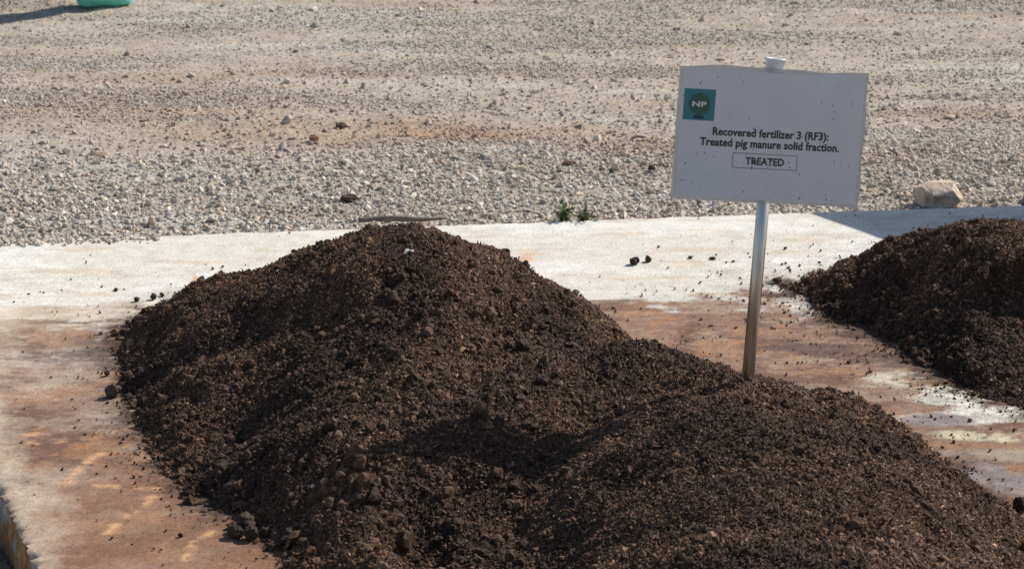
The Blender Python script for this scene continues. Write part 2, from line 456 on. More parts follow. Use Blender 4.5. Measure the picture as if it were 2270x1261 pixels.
def heap1(x, y, fine=True):
    wx = x + .022 * fbm(x * 5, y * 5, 201, 3); wy = y + .022 * fbm(x * 5 + 9, y * 5, 202, 3)
    k_ = .014
    z = np.exp(np.clip(cones(wx, wy, R1, 0.66) / k_, -60, 60))
    for (P_, h_, W_) in DOMES: z = z + dome(wx, wy, P_, h_, W_, k_)
    z = k_ * np.log(z)
    d = poly_dist(x, y, P1) + .012 * fbm(x * 16, y * 16, 203, 3, .6)
    ap_ = .030 * (1 - np.exp(-np.maximum(d, 0) / .03)); z = .006 * np.logaddexp(z / .006, ap_ / .006)
    z = smin(z, d * 0.88, .03)
    rough = ss(0.0, .10, d) * (1 - .45 * np.exp(-(((x + .2) / .22) ** 2 + ((y - 4.66) / .3) ** 2)))
    al_, ac_ = -.64 * x - .77 * y, .77 * x - .64 * y               # slips run down towards the front left
    z = z + (.010 * fbm(x * 5, y * 5, 204, 3) + .013 * fbm(al_ * 3.5, ac_ * 10, 206, 3) + .005 * fbm(x * 26, y * 26, 207, 3)) * rough
    if TR1 is None: return z, d
    dl, sd_, t = line_dist(x, y, TR1)
    # valley between the mounds, running out at the foot
    fl = np.interp(t, np.linspace(0, 1, len(TR1_PX)), [p[2] for p in TR1_PX])
    wl = (.022 + .012 * ss(.45, .1, t)) * (1 + .5 * noise(x * 14, y * 14, 205))
    sl_ = np.where(sd_ > 0, 1.15, 1.25)
    z = mix(z, smin(z, fl + sl_ * np.maximum(dl - wl, 0), .012), ss(.98, .80, t))
    for (px, py, rad, q) in PITS:
        z = z - q * np.exp(-(((x - px) / rad) ** 2 + ((y - py) / (rad * 1.3)) ** 2) ** 1.5)
    return np.where(z < .004, z * .5, z), d

def on_heap(u, v, hf=None):
    """first meeting of the sight line with the heap surface"""
    hf = hf or heap1
    d = ray(u, v); t = np.linspace(2.5, 7, 6000)
    P = np.array([0, 0, H])[None] + d[None] * t[:, None]
    z, dd = hf(P[:, 0], P[:, 1])
    i = np.argmax(P[:, 2] < np.maximum(z, 0))
    return P[i]
_t = [tuple(at(u, v, z)[:2]) for (u, v, z) in TR1_PX]
_p = [tuple(on_heap(u, v)[:2]) + (rr, q) for (u, v, rr, q) in [(930, 1185, .06, .035), (1000, 545, .012, .018), (858, 628, .016, .018), (905, 605, .010, .014), (2060, 1165, .018, .018), (720, 700, .05, .016), (780, 830, .05, .014), (1110, 745, .03, .014)]]
TR1, PITS = _t, _p

R2 = [(.90, 5.02, .190, .10), (1.0, 5.0, .182, .10), (1.25, 4.98, .20, .12), (1.5, 4.95, .21, .12), (.76, 5.12, .10, .08), (.84, 5.06, .130, .08), (.95, 4.87, .165, .1), (1.15, 4.85, .175, .1)]

def heap2(x, y, fine=True):
    wx = x + .02 * fbm(x * 5, y * 5, 301, 3); wy = y + .02 * fbm(x * 5 + 9, y * 5, 302, 3)
    z = cones(wx, wy, R2, 0.66)
    d = poly_dist(x, y, P2) + .028 * fbm(x * 11, y * 11, 303, 4, .65)
    z = smin(z, d * 0.85, .025)
    z = z + (.012 * fbm(x * 6, y * 6, 304, 3) + .008 * fbm(x * 15, y * 15, 306, 3)) * ss(0, .1, d)
    yf = 4.845 + .03 * fbm(x * 9, x * 0, 305, 3) + .10 * np.clip((x - .92) * (x < .92), -1, 0) * -1
    apron = .085 - .26 * np.clip(yf - y, 0, 1) + .008 * fbm(x * 14, y * 14, 307, 3)
    t = ss(yf + .012, yf - .022, y) * ss(.74, .82, x)
    z = mix(z, smin(z, np.maximum(apron, .012), .012), t)
    return z, d

def heap_color(x, y, z, n, r):
    dry = ss(-.45, .45, fbm(x * 4, y * 4, 401, 4)) * .55 + .45 * r.random(len(x))
    c = mixc(np.tile(np.array([[.062, .037, .025]]), (len(x), 1)), (.205, .119, .072), dry)
    c = mixc(c, (.034, .023, .018), ss(-.2, .45, fbm(x * 2.2 + 3, y * 2.2, 405, 3) + .9 * np.exp(-(((x + .25) / .3) ** 2 + ((y - 4.15) / .35) ** 2)) - .8 * np.exp(-(((x + .1) / .35) ** 2 + ((y - 4.68) / .2) ** 2))) * .25)   # moister stuff
    p = at(870, 1235, .05)                                        # a patch of finer, drier, lighter stuff
    c = mixc(c, (.150, .088, .050), np.exp(-(((x - p[0]) / .055) ** 2 + ((y - p[1]) / .09) ** 2) ** 2) * .8)
    return c

def build_heap(name, hf, box, step, n_small, n_big, seed, big_spots, zone):
    r = np.random.default_rng(seed)
    x0, x1, y0, y1 = box
    gx = np.arange(x0, x1, step); gy = np.arange(y0, y1, step)
    X, Y = np.meshgrid(gx, gy, indexing='xy'); x, y = X.ravel(), Y.ravel()
    z, d = hf(x, y)
    inn = ss(0, .03, d)
    zz = z + inn * (.0045 * fbm(x * 60, y * 60, seed + 1, 3, .7) + .0035 * np.abs(fbm(x * 120, y * 120, seed + 2, 2)))
    col = heap_color(x, y, z, None, r) * .4  # base mesh colour darkened so the gaps between crumbs look shaded
    Fq = grid_faces(len(gx), len(gy))
    keep = (zz[Fq] > -.003).any(1) & (d[Fq] > -.01).any(1); Fq = Fq[keep]
    used = np.unique(Fq); remap = np.full(len(x), -1); remap[used] = np.arange(len(used))
    V = np.stack([x, y, np.maximum(zz, -.004)], 1)[used]; Fq = remap[Fq]
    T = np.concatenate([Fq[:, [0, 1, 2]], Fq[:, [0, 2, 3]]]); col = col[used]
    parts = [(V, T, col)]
    def drop(n, smin_, smax, power, tmpl, elong, bias=None):
        px = r.uniform(zone[0], zone[1], n); py = r.uniform(zone[2], zone[3], n)
        h, dd = hf(px, py)
        k = dd > -.004
        if bias is not None: k &= r.random(n) < bias(px, py, dd)
        px, py, h = px[k], py[k], h[k]; m = len(px)
        s = smin_ + (smax - smin_) * r.random(m) ** power
        e = np.stack([s * r.uniform(*elong, m), s * r.uniform(.75, 1.1, m), s * r.uniform(.6, 1.0, m)], 1)
        pc = heap_color(px, py, h, None, r) * r.lognormal(-.02, .33, m)[:, None]
        br = (r.random(m) < .06) & (s < .0042); pc[br] = pc[br] * 2.0 + .01; pc[s > .0042] *= .8
        parts.append(scatter(np.stack([px, py, np.maximum(h, 0) + s * .35], 1), e, pc, tmpl, r))
    clump = lambda px, py, dd: np.clip(.15 + .7 * ss(.1, .7, fbm(px * 7, py * 7, seed + 9, 3)) + .6 * ss(.09, .0, dd) + .6 * ss(4.55, 4.25, py) * ss(.25, -.1, px), 0, 1)
    drop(n_small, .0014, .0036, 2.2, CR_SMALL, (.8, 1.8))
    drop(int(n_small * .6), .0008, .0016, 1.2, CR_SMALL, (2.5, 7.0))       # straw-like fibres
    drop(n_big, .0034, .0095, 3.4, CR_BIG, (.85, 1.35), clump)
    for (u, v, hz, n, rad, smax) in big_spots:                              # knots of coarse lumps
        c = at(u, v, hz); a = r.uniform(0, 6.28, n); q = rad * np.sqrt(r.random(n))
        px, py = c[0] + q * np.cos(a), c[1] + q * np.sin(a) * 1.3
        h, dd = hf(px, py); s = smax * (1.0 if u < 900 and v > 840 else .85) * (.25 + .75 * r.random(n) ** 3)
        e = np.stack([s * r.uniform(.9, 1.25, n), s * r.uniform(.8, 1.1, n), s * r.uniform(.7, .95, n)], 1)
        parts.append(scatter(np.stack([px, py, np.maximum(h, 0) + s * .35], 1), e, heap_color(px, py, h, None, r) * .75, CR_BIG, r))
    Vs, Ts, Cs = [], [], []; b = 0
    for (v, t, c) in parts:
        Vs.append(v); Ts.append(t + b); Cs.append(c); b += len(v)
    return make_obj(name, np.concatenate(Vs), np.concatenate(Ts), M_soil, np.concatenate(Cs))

spots1 = [(1200, 690, .19, 26, .05, .013), (1130, 735, .18, 20, .04, .015), (430, 960, .03, 26, .05, .013), (360, 900, .02, 30, .05, .012), (480, 1075, .02, 22, .05, .014), (800, 1090, .08, 22, .05, .015),
          (860, 1160, .06, 18, .03, .014), (300, 730, .01, 18, .04, .012), (350, 680, .02, 14, .04, .011), (300, 860, .01, 16, .03, .012), (620, 1170, .02, 20, .04, .014), (1000, 540, .25, 8, .02, .012),
          (855, 620, .25, 10, .02, .013), (905, 600, .25, 6, .014, .013), (1660, 800, .15, 22, .04, .011), (1560, 800, .16, 14, .05, .010), (1440, 850, .14, 8, .02, .013), (1090, 945, .13, 8, .02, .014),
          (2060, 1160, .14, 8, .02, .012), (720, 690, .18, 16, .05, .011), (560, 580, .17, 10, .03, .010), (1950, 900, .13, 14, .05, .010), (700, 1130, .04, 20, .05, .013), (1560, 970, .16, 10, .06, .009)]
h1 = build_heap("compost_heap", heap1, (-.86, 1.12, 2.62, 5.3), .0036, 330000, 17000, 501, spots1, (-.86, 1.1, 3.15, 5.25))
tag(h1, "large dark brown heap of crumbly compost with the white sign stuck in it", "compost heap")
spots2 = [(1950, 690, .03, 26, .06, .011), (2050, 770, .02, 30, .06, .012), (2150, 800, .03, 24, .05, .012), (1880, 650, .03, 20, .05, .009), (2030, 780, .01, 10, .03, .015), (2200, 840, .02, 26, .05, .012), (2060, 560, .15, 14, .04, .009)]
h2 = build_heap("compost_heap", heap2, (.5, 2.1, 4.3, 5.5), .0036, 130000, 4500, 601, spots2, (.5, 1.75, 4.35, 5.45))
tag(h2, "smaller dark heap with a dug out shaded face behind the sign post", "compost heap")

# ---- crumbs strewn on the slab (nobody could count them)
r = np.random.default_rng(71)
n = 280000
px = r.uniform(-1.3, 1.35, n); py = r.uniform(3.5, 5.85, n)
d1 = np.minimum(poly_dist(px, py, P1), 0); d2 = np.minimum(poly_dist(px, py, P2), 0)
pr = .0015 + .95 * np.exp(d1 / .018) + .9 * np.exp(d2 / .04) + .10 * np.exp(d1 / .09) + .20 * np.exp(d2 / .10)
pr = pr * (.45 + 1.3 * ss(-.1, .6, fbm(px * 9, py * 16, 73, 4, .6)))
mid = px_blob(px, py, 1700, 740, .28, .16) + .7 * px_blob(px, py, 2050, 850, .2, .15) + .5 * px_blob(px, py, 2180, 1020, .2, .15)
pr = pr + .18 * mid * ss(.0, .6, fbm(px * 7, py * 22, 75, 4, .6))
k = (r.random(n) < pr) & (py < back_y(px) - .01) & (px > left_x(py) + .01) & (poly_dist(px, py, P1) < .012) & (poly_dist(px, py, P2) < .012)
px, py = px[k], py[k]; m = len(px)
s = .0006 + .0025 * r.random(m) ** 5
e = np.stack([s * r.uniform(.9, 1.8, m), s * r.uniform(.7, 1.1, m), s * r.uniform(.5, .9, m)], 1)
V, T, c_ = scatter(np.stack([px, py, s * .45 + .001], 1), e, heap_color(px, py, px * 0, None, r) * r.lognormal(.1, .3, m)[:, None], CR_SMALL, r)
tag(make_obj("soil_crumbs", V, T, M_soil, c_), "loose dark compost crumbs strewn over the pale slab around both heaps", "crumbs", kind="stuff")

# ------------------------------------------------------------------ gravel (stuff)
r = np.random.default_rng(81)
PAL = np.array([1.16, 1.13, 1.08]) * np.array([[.52, .49, .45], [.62, .57, .51], [.46, .43, .40], [.56, .47, .37], [.48, .38, .29], [.36, .34, .32], [.70, .65, .58], [.42, .34, .27], [.78, .75, .70], [.46, .29, .20], [.24, .22, .20]])
PW = np.array([.18, .17, .14, .14, .09, .09, .07, .06, .025, .015, .02]); PW /= PW.sum()

def gravel_layer(n, area, size, power, tmpl, prob, flat):
    x0, x1, y0, y1 = area
    px = r.uniform(x0, x1, n); py = r.uniform(y0, y1, n)
    k = (r.random(n) < prob(px, py)) & (py > back_y(px) + .004)
    px, py = px[k], py[k]; m = len(px)
    s = size[0] + (size[1] - size[0]) * r.random(m) ** power
    e = np.stack([s * r.uniform(1.0, 1.6, m), s * r.uniform(.7, 1.1, m), s * r.uniform(.45, .8, m)], 1)
    c = PAL[r.choice(len(PAL), m, p=PW)] * r.lognormal(0, .20, m)[:, None]
    g = ground_color(px, py)
    c = mix(c, g * 1.14, (.34 + .52 * np.clip((py - back_y(px)) / 2.2, 0, 1))[:, None])
    rm = rust_mask(px, py); c = mixc(c, (.37, .24, .15), rm * .45)
    return scatter(np.stack([px, py, ground_z(px, py) + s * .28], 1), e, c, tmpl, r, flat)

dd_ = lambda x, y: y - back_y(x)
near = lambda x, y: .08 + ss(1.0, .10, dd_(x, y) + .30 * fbm(x * 1.2, y * 2.5, 83, 3)) * .85
midp = lambda x, y: np.clip((1 - .8 * ground_mask(x, y)) * ss(2.9, .5, dd_(x, y)), .04, 1)
farp = lambda x, y: np.clip(.92 - .80 * ground_mask(x, y), .08, 1)
coarse = lambda x, y: .05 + .5 * ss(.5, .05, dd_(x, y)) + .3 * ss(.35, .8, fbm(x * 1.1, y * 3.5, 85, 3))
layers = [gravel_layer(54000, (-1.7, 1.9, 5.4, 7.2), (.0028, .0090), 2.8, ST_BIG, near, .35),
          gravel_layer(95000, (-1.9, 2.1, 5.4, 8.6), (.0018, .0050), 1.8, ST_SMALL, midp, .3),
          gravel_layer(190000, (-2.3, 2.4, 6.2, 10.2), (.0016, .0046), 2.2, ST_SMALL, farp, .25),
          gravel_layer(1500, (-1.9, 2.1, 5.4, 8.6), (.008, .0165), 2.6, ST_BIG, coarse, .2),
          gravel_layer(900, (-2.4, 2.5, 6.4, 10.4), (.006, .013), 2.8, ST_BIG, lambda x, y: .4 + 0 * x, .2)]
# spill over the back edge on the left, and stones beside the slab's left side
m = 420
px = -1.3 + .55 * r.random(m) ** 1.6; py = back_y(px) - np.abs(r.normal(0, .02, m))
s = r.uniform(.002, .006, m); e = np.stack([s * 1.3, s, s * .7], 1)
layers.append(scatter(np.stack([px, py, s * .4], 1), e, PAL[r.choice(len(PAL), m, p=PW)] * .9, ST_SMALL, r, .2))
m = 5000
py = r.uniform(3.2, 5.4, m); px = left_x(py) - .006 - .5 * r.random(m)
s = .006 + .016 * r.random(m) ** 1.5; e = np.stack([s * 1.25, s, s * .7], 1)
layers.append(scatter(np.stack([px, py, ground_z(px, py) + s * .3], 1), e, PAL[r.choice(len(PAL), m, p=PW)] * .62, ST_BIG, r, .3))
Vs, Ts, Cs = [], [], []; b = 0
for (v, t, c) in layers:
    Vs.append(v); Ts.append(t + b); Cs.append(c); b += len(v)
tag(make_obj("gravel", np.concatenate(Vs), np.concatenate(Ts), M_stone, np.concatenate(Cs)), "grey and tan gravel covering the yard behind the slab", "gravel", kind="stuff")

# ------------------------------------------------------------------ single stones and clods
def single(name, u, v, size, col, label, cat, mat, templ, zfun=None, rot=0.0, sink=.45, group=None, seed=0, loc=None):
    q = np.random.default_rng(900 + seed)
    tv, tt = templ(q)
    p = at(u, v) if loc is None else np.array(loc, float)
    z0 = zfun(np.array([p[0]]), np.array([p[1]])) if zfun else 0.0
    z0 = float(np.ravel(z0)[0]) if not np.isscalar(z0) else z0
    S = np.array(size)
    vv = tv * S; c, s_ = math.cos(rot), math.sin(rot)
    vv = vv @ np.array([[c, s_, 0], [-s_, c, 0], [0, 0, 1]])
    vv[:, 2] -= vv[:, 2].min() + S[2] * (.5 - sink) * .5
    base = np.array([p[0], p[1], z0])
    cc = np.tile(np.array([col], float), (len(vv), 1)) * (1 + .12 * q.standard_normal((len(vv), 1)))
    o = make_obj(name, vv + base, tt, mat, np.clip(cc, .005, .9), loc=base)
    return tag(o, label, cat, group)

stoneT = lambda q: stone_template(3, q, 16, .02)
def clodT(q):
    V, T = ICO[3]
    k = q.standard_normal((8, 3)) * 3.5; ph = q.uniform(0, 6.28, 8)
    d = 1 + .10 * np.sin(V @ k.T + ph).sum(1) / 1.5 + .055 * q.standard_normal(len(V))
    return V * d[:, None], T
BR, DK = (.075, .052, .038), (.045, .033, .026)
CL = "loose compost clods on the slab"
clods = [
    (250, 880, (.0135, .011, .0115), (.10, .075, .055), "rounded brown clod lying apart left of the large heap"),
    (285, 884, (.008, .006, .005), DK, "small dark clod between the rounded brown clod and the heap foot"),
    (522, 1192, (.012, .011, .011), DK, "dark clod at the left of the clump below the large heap"),
    (545, 1176, (.0145, .012, .0125), BR, "biggest lumpy clod in the clump below the large heap"),
    (556, 1196, (.013, .010, .010), DK, "flat dark clod in front of the biggest clod of the clump"),
    (588, 1188, (.009, .008, .008), BR, "small brown clod at the right end of the clump below the heap"),
    (640, 1208, (.0185, .013, .013), DK, "broad dark clod touching the heap foot near the bottom edge"),
    (512, 1172, (.006, .006, .005), DK, "tiny dark clod just behind the clump below the heap"),
    (340, 664, (.0075, .006, .0055), DK, "dark clod on white concrete by the far left foot of the heap"),
    (360, 657, (.006, .004, .003), DK, "flat dark chip beside the clod at the far left heap foot"),
    (303, 668, (.0055, .005, .0045), DK, "tiny dark clod left of the heap on cream concrete"),
    (257, 645, (.0055, .004, .003), DK, "leftmost dark crumb lying alone on the cream concrete"),
    (275, 742, (.0075, .006, .006), BR, "brown clod at the heap foot above the dark smear"),
    (237, 832, (.006, .005, .005), DK, "dark clod alone on beige concrete above the rounded brown clod"),
    (274, 833, (.005, .005, .0045), BR, "little brown clod halfway between the lone dark clod and heap"),
    (1406, 587, (.0095, .008, .0085), DK, "larger of two dark clods on the white slab left of the post"),
    (1437, 581, (.0075, .006, .0065), BR, "smaller of two dark clods on the white slab left of the post"),
    (1722, 627, (.009, .007, .006), BR, "brown clod on white slab just right of the sign post"),
    (1530, 573, (.0045, .004, .0025), DK, "flat dark crumb on the white slab nearest the post on its left"),
    (1580, 575, (.0075, .005, .0025), DK, "flat black flake on the white slab left of the post"),
    (1741, 553, (.0035, .003, .003), DK, "small dark crumb on the white slab right of the post"),
    (1262, 668, (.006, .005, .005), DK, "dark clod behind the right shoulder of the large heap"),
    (2262, 1133, (.011, .010, .012), DK, "dark clod at the right picture edge beside the grey stain"),
    (2030, 787, (.014, .010, .009), BR, "biggest brown clod at the foot of the smaller heap"),
    (400, 1190, (.004, .003, .003), DK, "tiny dark crumb alone on the rust red slab"),
    (2228, 498, (.013, .010, .004), (.02, .017, .016), "flat black lump in the blue shade behind the smaller heap"),
]
for i, (u, v, S, c, lab) in enumerate(clods):
    single("compost_clod", u, v, S, c, lab, "clod", M_soil, clodT, rot=i * 1.3, group=CL, seed=i)

GS = "larger stones lying on the gravel yard"
stones = [
    (335, 489, (.0125, .010, .0125), (.44, .34, .235), "tan blocky stone in the gravel near the left end of the slab"),
    (310, 418, (.012, .010, .009), (.38, .30, .23), "brown pointed stone in the gravel beyond the tan blocky stone"),
    (385, 277, (.0105, .009, .009), (.50, .40, .28), "rounded buff stone on the far rusty gravel"),
    (773, 438, (.019, .012, .008), (.10, .065, .05), "dark brown flat clod in the gravel beyond the heap top"),
    (1262, 354, (.018, .012, .005), (.15, .095, .065), "brown flat clod at the rusty strip left of the sign"),
    (1445, 369, (.008, .008, .008), (.085, .05, .035), "dark reddish lump just left of the sign"),
    (1357, 372, (.008, .007, .006), (.12, .10, .08), "grey brown lump left of the dark reddish lump"),
    (755, 271, (.0125, .010, .007), (.16, .10, .065), "brown lump at the left end of the rust strip"),
    (697, 303, (.012, .010, .008), (.36, .20, .13), "reddish stone below the brown lump on the far gravel"),
    (145, 336, (.013, .010, .008), (.50, .42, .34), "pale stone at the far left of the gravel"),
    (228, 338, (.020, .012, .006), (.48, .36, .25), "long flat tan stone right of the pale stone"),
    (652, 395, (.010, .009, .009), (.56, .50, .42), "whitish stone in coarse gravel above the heap shoulder"),
    (1668, 119, (.014, .008, .004), (.78, .77, .74), "white flat chip on the gravel left of the post cap"),
    (1598, 122, (.015, .009, .004), (.42, .32, .22), "tan flat chip left of the white chip above the sign"),
    (10, 219, (.008, .007, .005), (.80, .79, .76), "bright white pebble at the left picture edge"),
    (880, 308, (.014, .010, .006), (.52, .42, .31), "flat cream stone on the rust strip"),
    (1052, 297, (.009, .008, .011), (.22, .20, .19), "upright dark grey stone on the rust strip"),
    (960, 337, (.012, .009, .008), (.55, .46, .36), "cream stone below the rust strip"),
    (2165, 404, (.010, .008, .008), (.30, .27, .24), "grey stone on the gravel beyond the boulder"),
    (2268, 446, (.016, .012, .012), (.22, .20, .18), "dark grey stone at the right edge by the slab"),
    (605, 488, (.015, .011, .008), (.45, .40, .34), "grey beige flat stone at the slab's back edge left of the heap top"),
]
for i, (u, v, S, c, lab) in enumerate(stones):
    k = "clod" in lab or "lump" in lab
    single("soil_lump" if k else "stone", u, v, S, c, lab, "soil lump" if k else "stone", M_soil if k else M_stone, clodT if k else stoneT, zfun=ground_z, rot=.2 + i * .7 if S[0] < .012 else .15, group=GS, seed=100 + i, sink=.3)

# the boulder
def boulderT(q):
    V, T = ICO[3]
    import bmesh
    bm = bmesh.new(); bmesh.ops.create_icosphere(bm, subdivisions=5, radius=1)
    V = np.array([v.co[:] for v in bm.verts]); T = np.array([[v.index for v in f.verts] for f in bm.faces]); bm.free()
    for (n, c) in [((-.85, -.5, .1), .62), ((0, -.62, .78), .40), ((.0, .1, 1), .66), ((-.2, -1, -.1), .60), ((.75, -.4, .5), .70), ((.3, -1, .1), .66), ((-.6, .1, .8), .72), ((.9, .3, .25), .85), ((.15, -.8, .55), .64), ((0, 1, .2), .7)]:
        n = np.array(n) / np.linalg.norm(n); d = V @ n
        V = V - np.outer(np.maximum(d - c, 0), n)
    V = V * (1 + .035 * fbm(V[:, 0] * 4 + V[:, 2] * 3, V[:, 1] * 4 - V[:, 2] * 2, 5, 4, .6))[:, None]
    # hollow near the foot of the front face
    hq = np.exp(-(((V[:, 0] - .1) / .32) ** 2 + ((V[:, 2] + .35) / .35) ** 2)) * (V[:, 1] < 0)
    V[:, 1] += hq * .38
    hq = np.exp(-(((V[:, 0] + .38) / .14) ** 2 + ((V[:, 2] + .2) / .4) ** 2)) * (V[:, 1] < 0)
    V[:, 1] += hq * .25
    return V, T
bp = at(2084, 455); bp[1] = back_y(bp[0]) + .055
single("boulder", 0, 0, (.057, .050, .037), (.66, .53, .40), "cream boulder with a rough broken face at the slab's back edge on the right", "boulder", M_stone, boulderT, zfun=ground_z, rot=-.05, loc=(.955, bp[1], 0), seed=300, sink=.2)

# grey strip of wood behind the heap top
def rod(pts, rad, nseg=10):
    V, T = [], []
    pts = [np.array(p, float) for p in pts]
    for i, p in enumerate(pts):
        d = pts[min(i + 1, len(pts) - 1)] - pts[max(i - 1, 0)]; d /= np.linalg.norm(d)
        a = np.cross(d, (0, 0, 1.0)); 
        if np.linalg.norm(a) < 1e-3: a = np.array([1.0, 0, 0])
        a /= np.linalg.norm(a); b = np.cross(a, d)
        rr = rad[i] if hasattr(rad, '__len__') else rad
        for k in range(nseg):
            t = 2 * math.pi * k / nseg
            V.append(p + rr * (math.cos(t) * a + math.sin(t) * b))
    for i in range(len(pts) - 1):
        for k in range(nseg):
            a0 = i * nseg + k; a1 = i * nseg + (k + 1) % nseg
            T += [(a0, a1, a1 + nseg), (a0, a1 + nseg, a0 + nseg)]
    n0 = len(V); V.append(pts[0]); V.append(pts[-1])
    for k in range(nseg):
        T.append((n0, (k + 1) % nseg, k)); L0 = (len(pts) - 1) * nseg
        T.append((n0 + 1, L0 + k, L0 + (k + 1) % nseg))
    return np.array(V), np.array(T)
a_, b_ = at(795, 496), at(990, 489)
ptsw = [a_ + (b_ - a_) * t + np.array([0, .004 * math.sin(t * 7), .007 + .002 * math.sin(t * 5)]) for t in np.linspace(0, 1, 14)]
V, T = rod(ptsw, [.0035 + .0035 * math.sin(math.pi * min(1, .12 + t)) for t in np.linspace(0, 1, 14)])
c_ = np.tile(np.array([[.21, .175, .15]]), (len(V), 1)) * (1 + .2 * rng.standard_normal((len(V), 1)))
tag(make_obj("stick", V, T, M_stone, c_, loc=a_, smooth=True), "weathered grey brown stick along the slab's back edge behind the heap top", "stick")
tw = [(1400, 298, 1430, 296, "thin dark twig on the far gravel left of the sign"), (1050, 337, 1082, 344, "pale twig lying on the gravel below the rust strip"), (1072, 357, 1094, 358, "short pale twig in the gravel above the heap's right shoulder")]
for i, (u0, v0, u1, v1, lab) in enumerate(tw):
    p0, p1 = at(u0, v0), at(u1, v1)
    for p in (p0, p1): p[2] = float(ground_z(np.array([p[0]]), np.array([p[1]]))[0]) + .006
    V, T = rod([p0, (p0 + p1) / 2 + np.array([0, .004, .003]), p1], .0028, 6)
    tag(make_obj("twig", V, T, M_stone, np.tile(np.array([[.12, .1, .085] if i == 0 else [.40, .36, .31]]), (len(V), 1)), loc=p0), lab, "twig")

# pale scraps on the large heap
def leaf_strip(p, q, wid, name, col, lab, cat, bend=.004):
    p, q = np.array(p), np.array(q); n = 9; V = []
    d = q - p; sdv = np.cross(d, (0, -.5, 1.0)); sdv /= np.linalg.norm(sdv)
    for lay in (0, .0012):
        for i in range(n):
            t = i / (n - 1); wv = wid * math.sin(math.pi * (.08 + .84 * t)) ** .7 * (1 + .3 * math.sin(9 * t))
            c = p + d * t + np.array([0, 0, bend * math.sin(math.pi * t * 1.6) + .003 + lay])
            V += [c - sdv * wv, c + sdv * wv]
    T = []
    for i in range(n - 1):
        a = 2 * i; T += [(a, a + 2, a + 3), (a, a + 3, a + 1)]; b = 2 * n + a; T += [(b, b + 3, b + 2), (b, b + 1, b + 3)]
    def edge(i, j): T.extend([(i, j, j + 2 * n), (i, j + 2 * n, i + 2 * n)])
    for i in range(n - 1): edge(2 * i + 2, 2 * i); edge(2 * i + 1, 2 * i + 3)
    edge(0, 1); edge(2 * n - 1, 2 * n - 2)
    V = np.array(V)
    return tag(make_obj(name, V, np.array(T), M_stone, np.tile(np.array([col]), (len(V), 1)), loc=p), lab, cat)
up = np.array([0, -.004, .006])
leaf_strip(on_heap(897, 573) + up, on_heap(917, 560) + up, .0028, "paper_scrap", (.50, .52, .50), "thin pale grey scrap near the top of the large heap", "scrap")
leaf_strip(on_heap(1022, 790) + up, on_heap(1040, 778) + up, .0034, "dry_leaf", (.30, .20, .10), "tan dry leaf on the middle of the large heap", "leaf")
for i, (u, v, sz, c, lab) in enumerate([(943, 1046, .0055, (.62, .60, .57), "white pebble in the lower middle of the large heap"), (693, 1082, .0045, (.50, .48, .45), "small pale pebble in the lower left of the large heap"),
                                        (1333, 845, .003, (.55, .50, .48), "tiny whitish chip on the heap left of the post foot"), (905, 572, .002, (.5, .5, .5), None), (828, 496, .005, (.60, .58, .55), "small white pebble by the stick behind the heap top")]):
    if lab is None: continue
    p = at(u, v) if i == 4 else on_heap(u, v) + np.array([0, -.002, .002])
    single("pebble", 0, 0, (sz, sz * .9, sz * .9), c, lab, "pebble", M_stone, stoneT, zfun=lambda a, b, z=p[2]: z, loc=p, seed=400 + i, rot=i)

# ------------------------------------------------------------------ weeds
M_leaf = attr_mat("leaf_green", 90, .25, .2, 200, .6, .3)
def weed(u, v, n, h, spread_, lab, seed, parts=True):
    q = np.random.default_rng(seed); p = at(u, v); p[1] = back_y(p[0]) + .012
    p[2] = float(ground_z(np.array([p[0]]), np.array([p[1]]))[0])
    root = empty("weed", p); tag(root, lab, "weed", "weeds at the slab's back edge")
    for i in range(n):
        a = q.uniform(0, 6.28); tilt = q.uniform(.1, 1.0) * spread_; L = h * q.uniform(.55, 1.0)
        pts = []
        for t in np.linspace(0, 1, 5):
            rr = tilt * L * t ** 1.4; pts.append((rr * math.cos(a) + .006 * math.cos(a * 3), rr * math.sin(a), L * t * (1 - .25 * tilt * t)))
        V, T = rod(pts, [.0012, .001, .0009, .0007, .0004], 5)
        Vs, Ts = [V], [T]; b = len(V)
        for k in range(6):                                       # small leaves along the stem
            t = .25 + .75 * k / 5; c = np.array([np.interp(t, np.linspace(0, 1, 5), [pp[j] for pp in pts]) for j in range(3)])
            aa = q.uniform(0, 6.28); ll = h * q.uniform(.18, .34); ww = ll * .32; el = q.uniform(-.1, .8)
            dv = np.array([math.cos(aa) * math.cos(el), math.sin(aa) * math.cos(el), math.sin(el)]); sv = np.array([-math.sin(aa), math.cos(aa), 0])
            nv = np.cross(dv, sv)
            lv = [c, c + dv * ll * .4 + sv * ww, c + dv * ll, c + dv * ll * .4 - sv * ww, c + dv * ll * .45 - nv * ww * .35]
            Vs.append(np.array(lv)); Ts.append(np.array([(0, 4, 1), (1, 4, 2), (2, 4, 3), (3, 4, 0)]) + b); b += 5
        V = np.concatenate(Vs); T = np.concatenate(Ts)
        c_ = np.tile(np.array([[.085, .12, .030]]), (len(V), 1)) * q.uniform(.6, 1.5)
        make_obj("stem", V, T, M_leaf, c_, parent=root)
weed(1250, 474, 12, .050, .6, "taller narrow green weed at the slab's back edge left of the sign", 41)
weed(1295, 472, 16, .040, 1.3, "lower spreading green weed between the taller weed and the sign", 42)

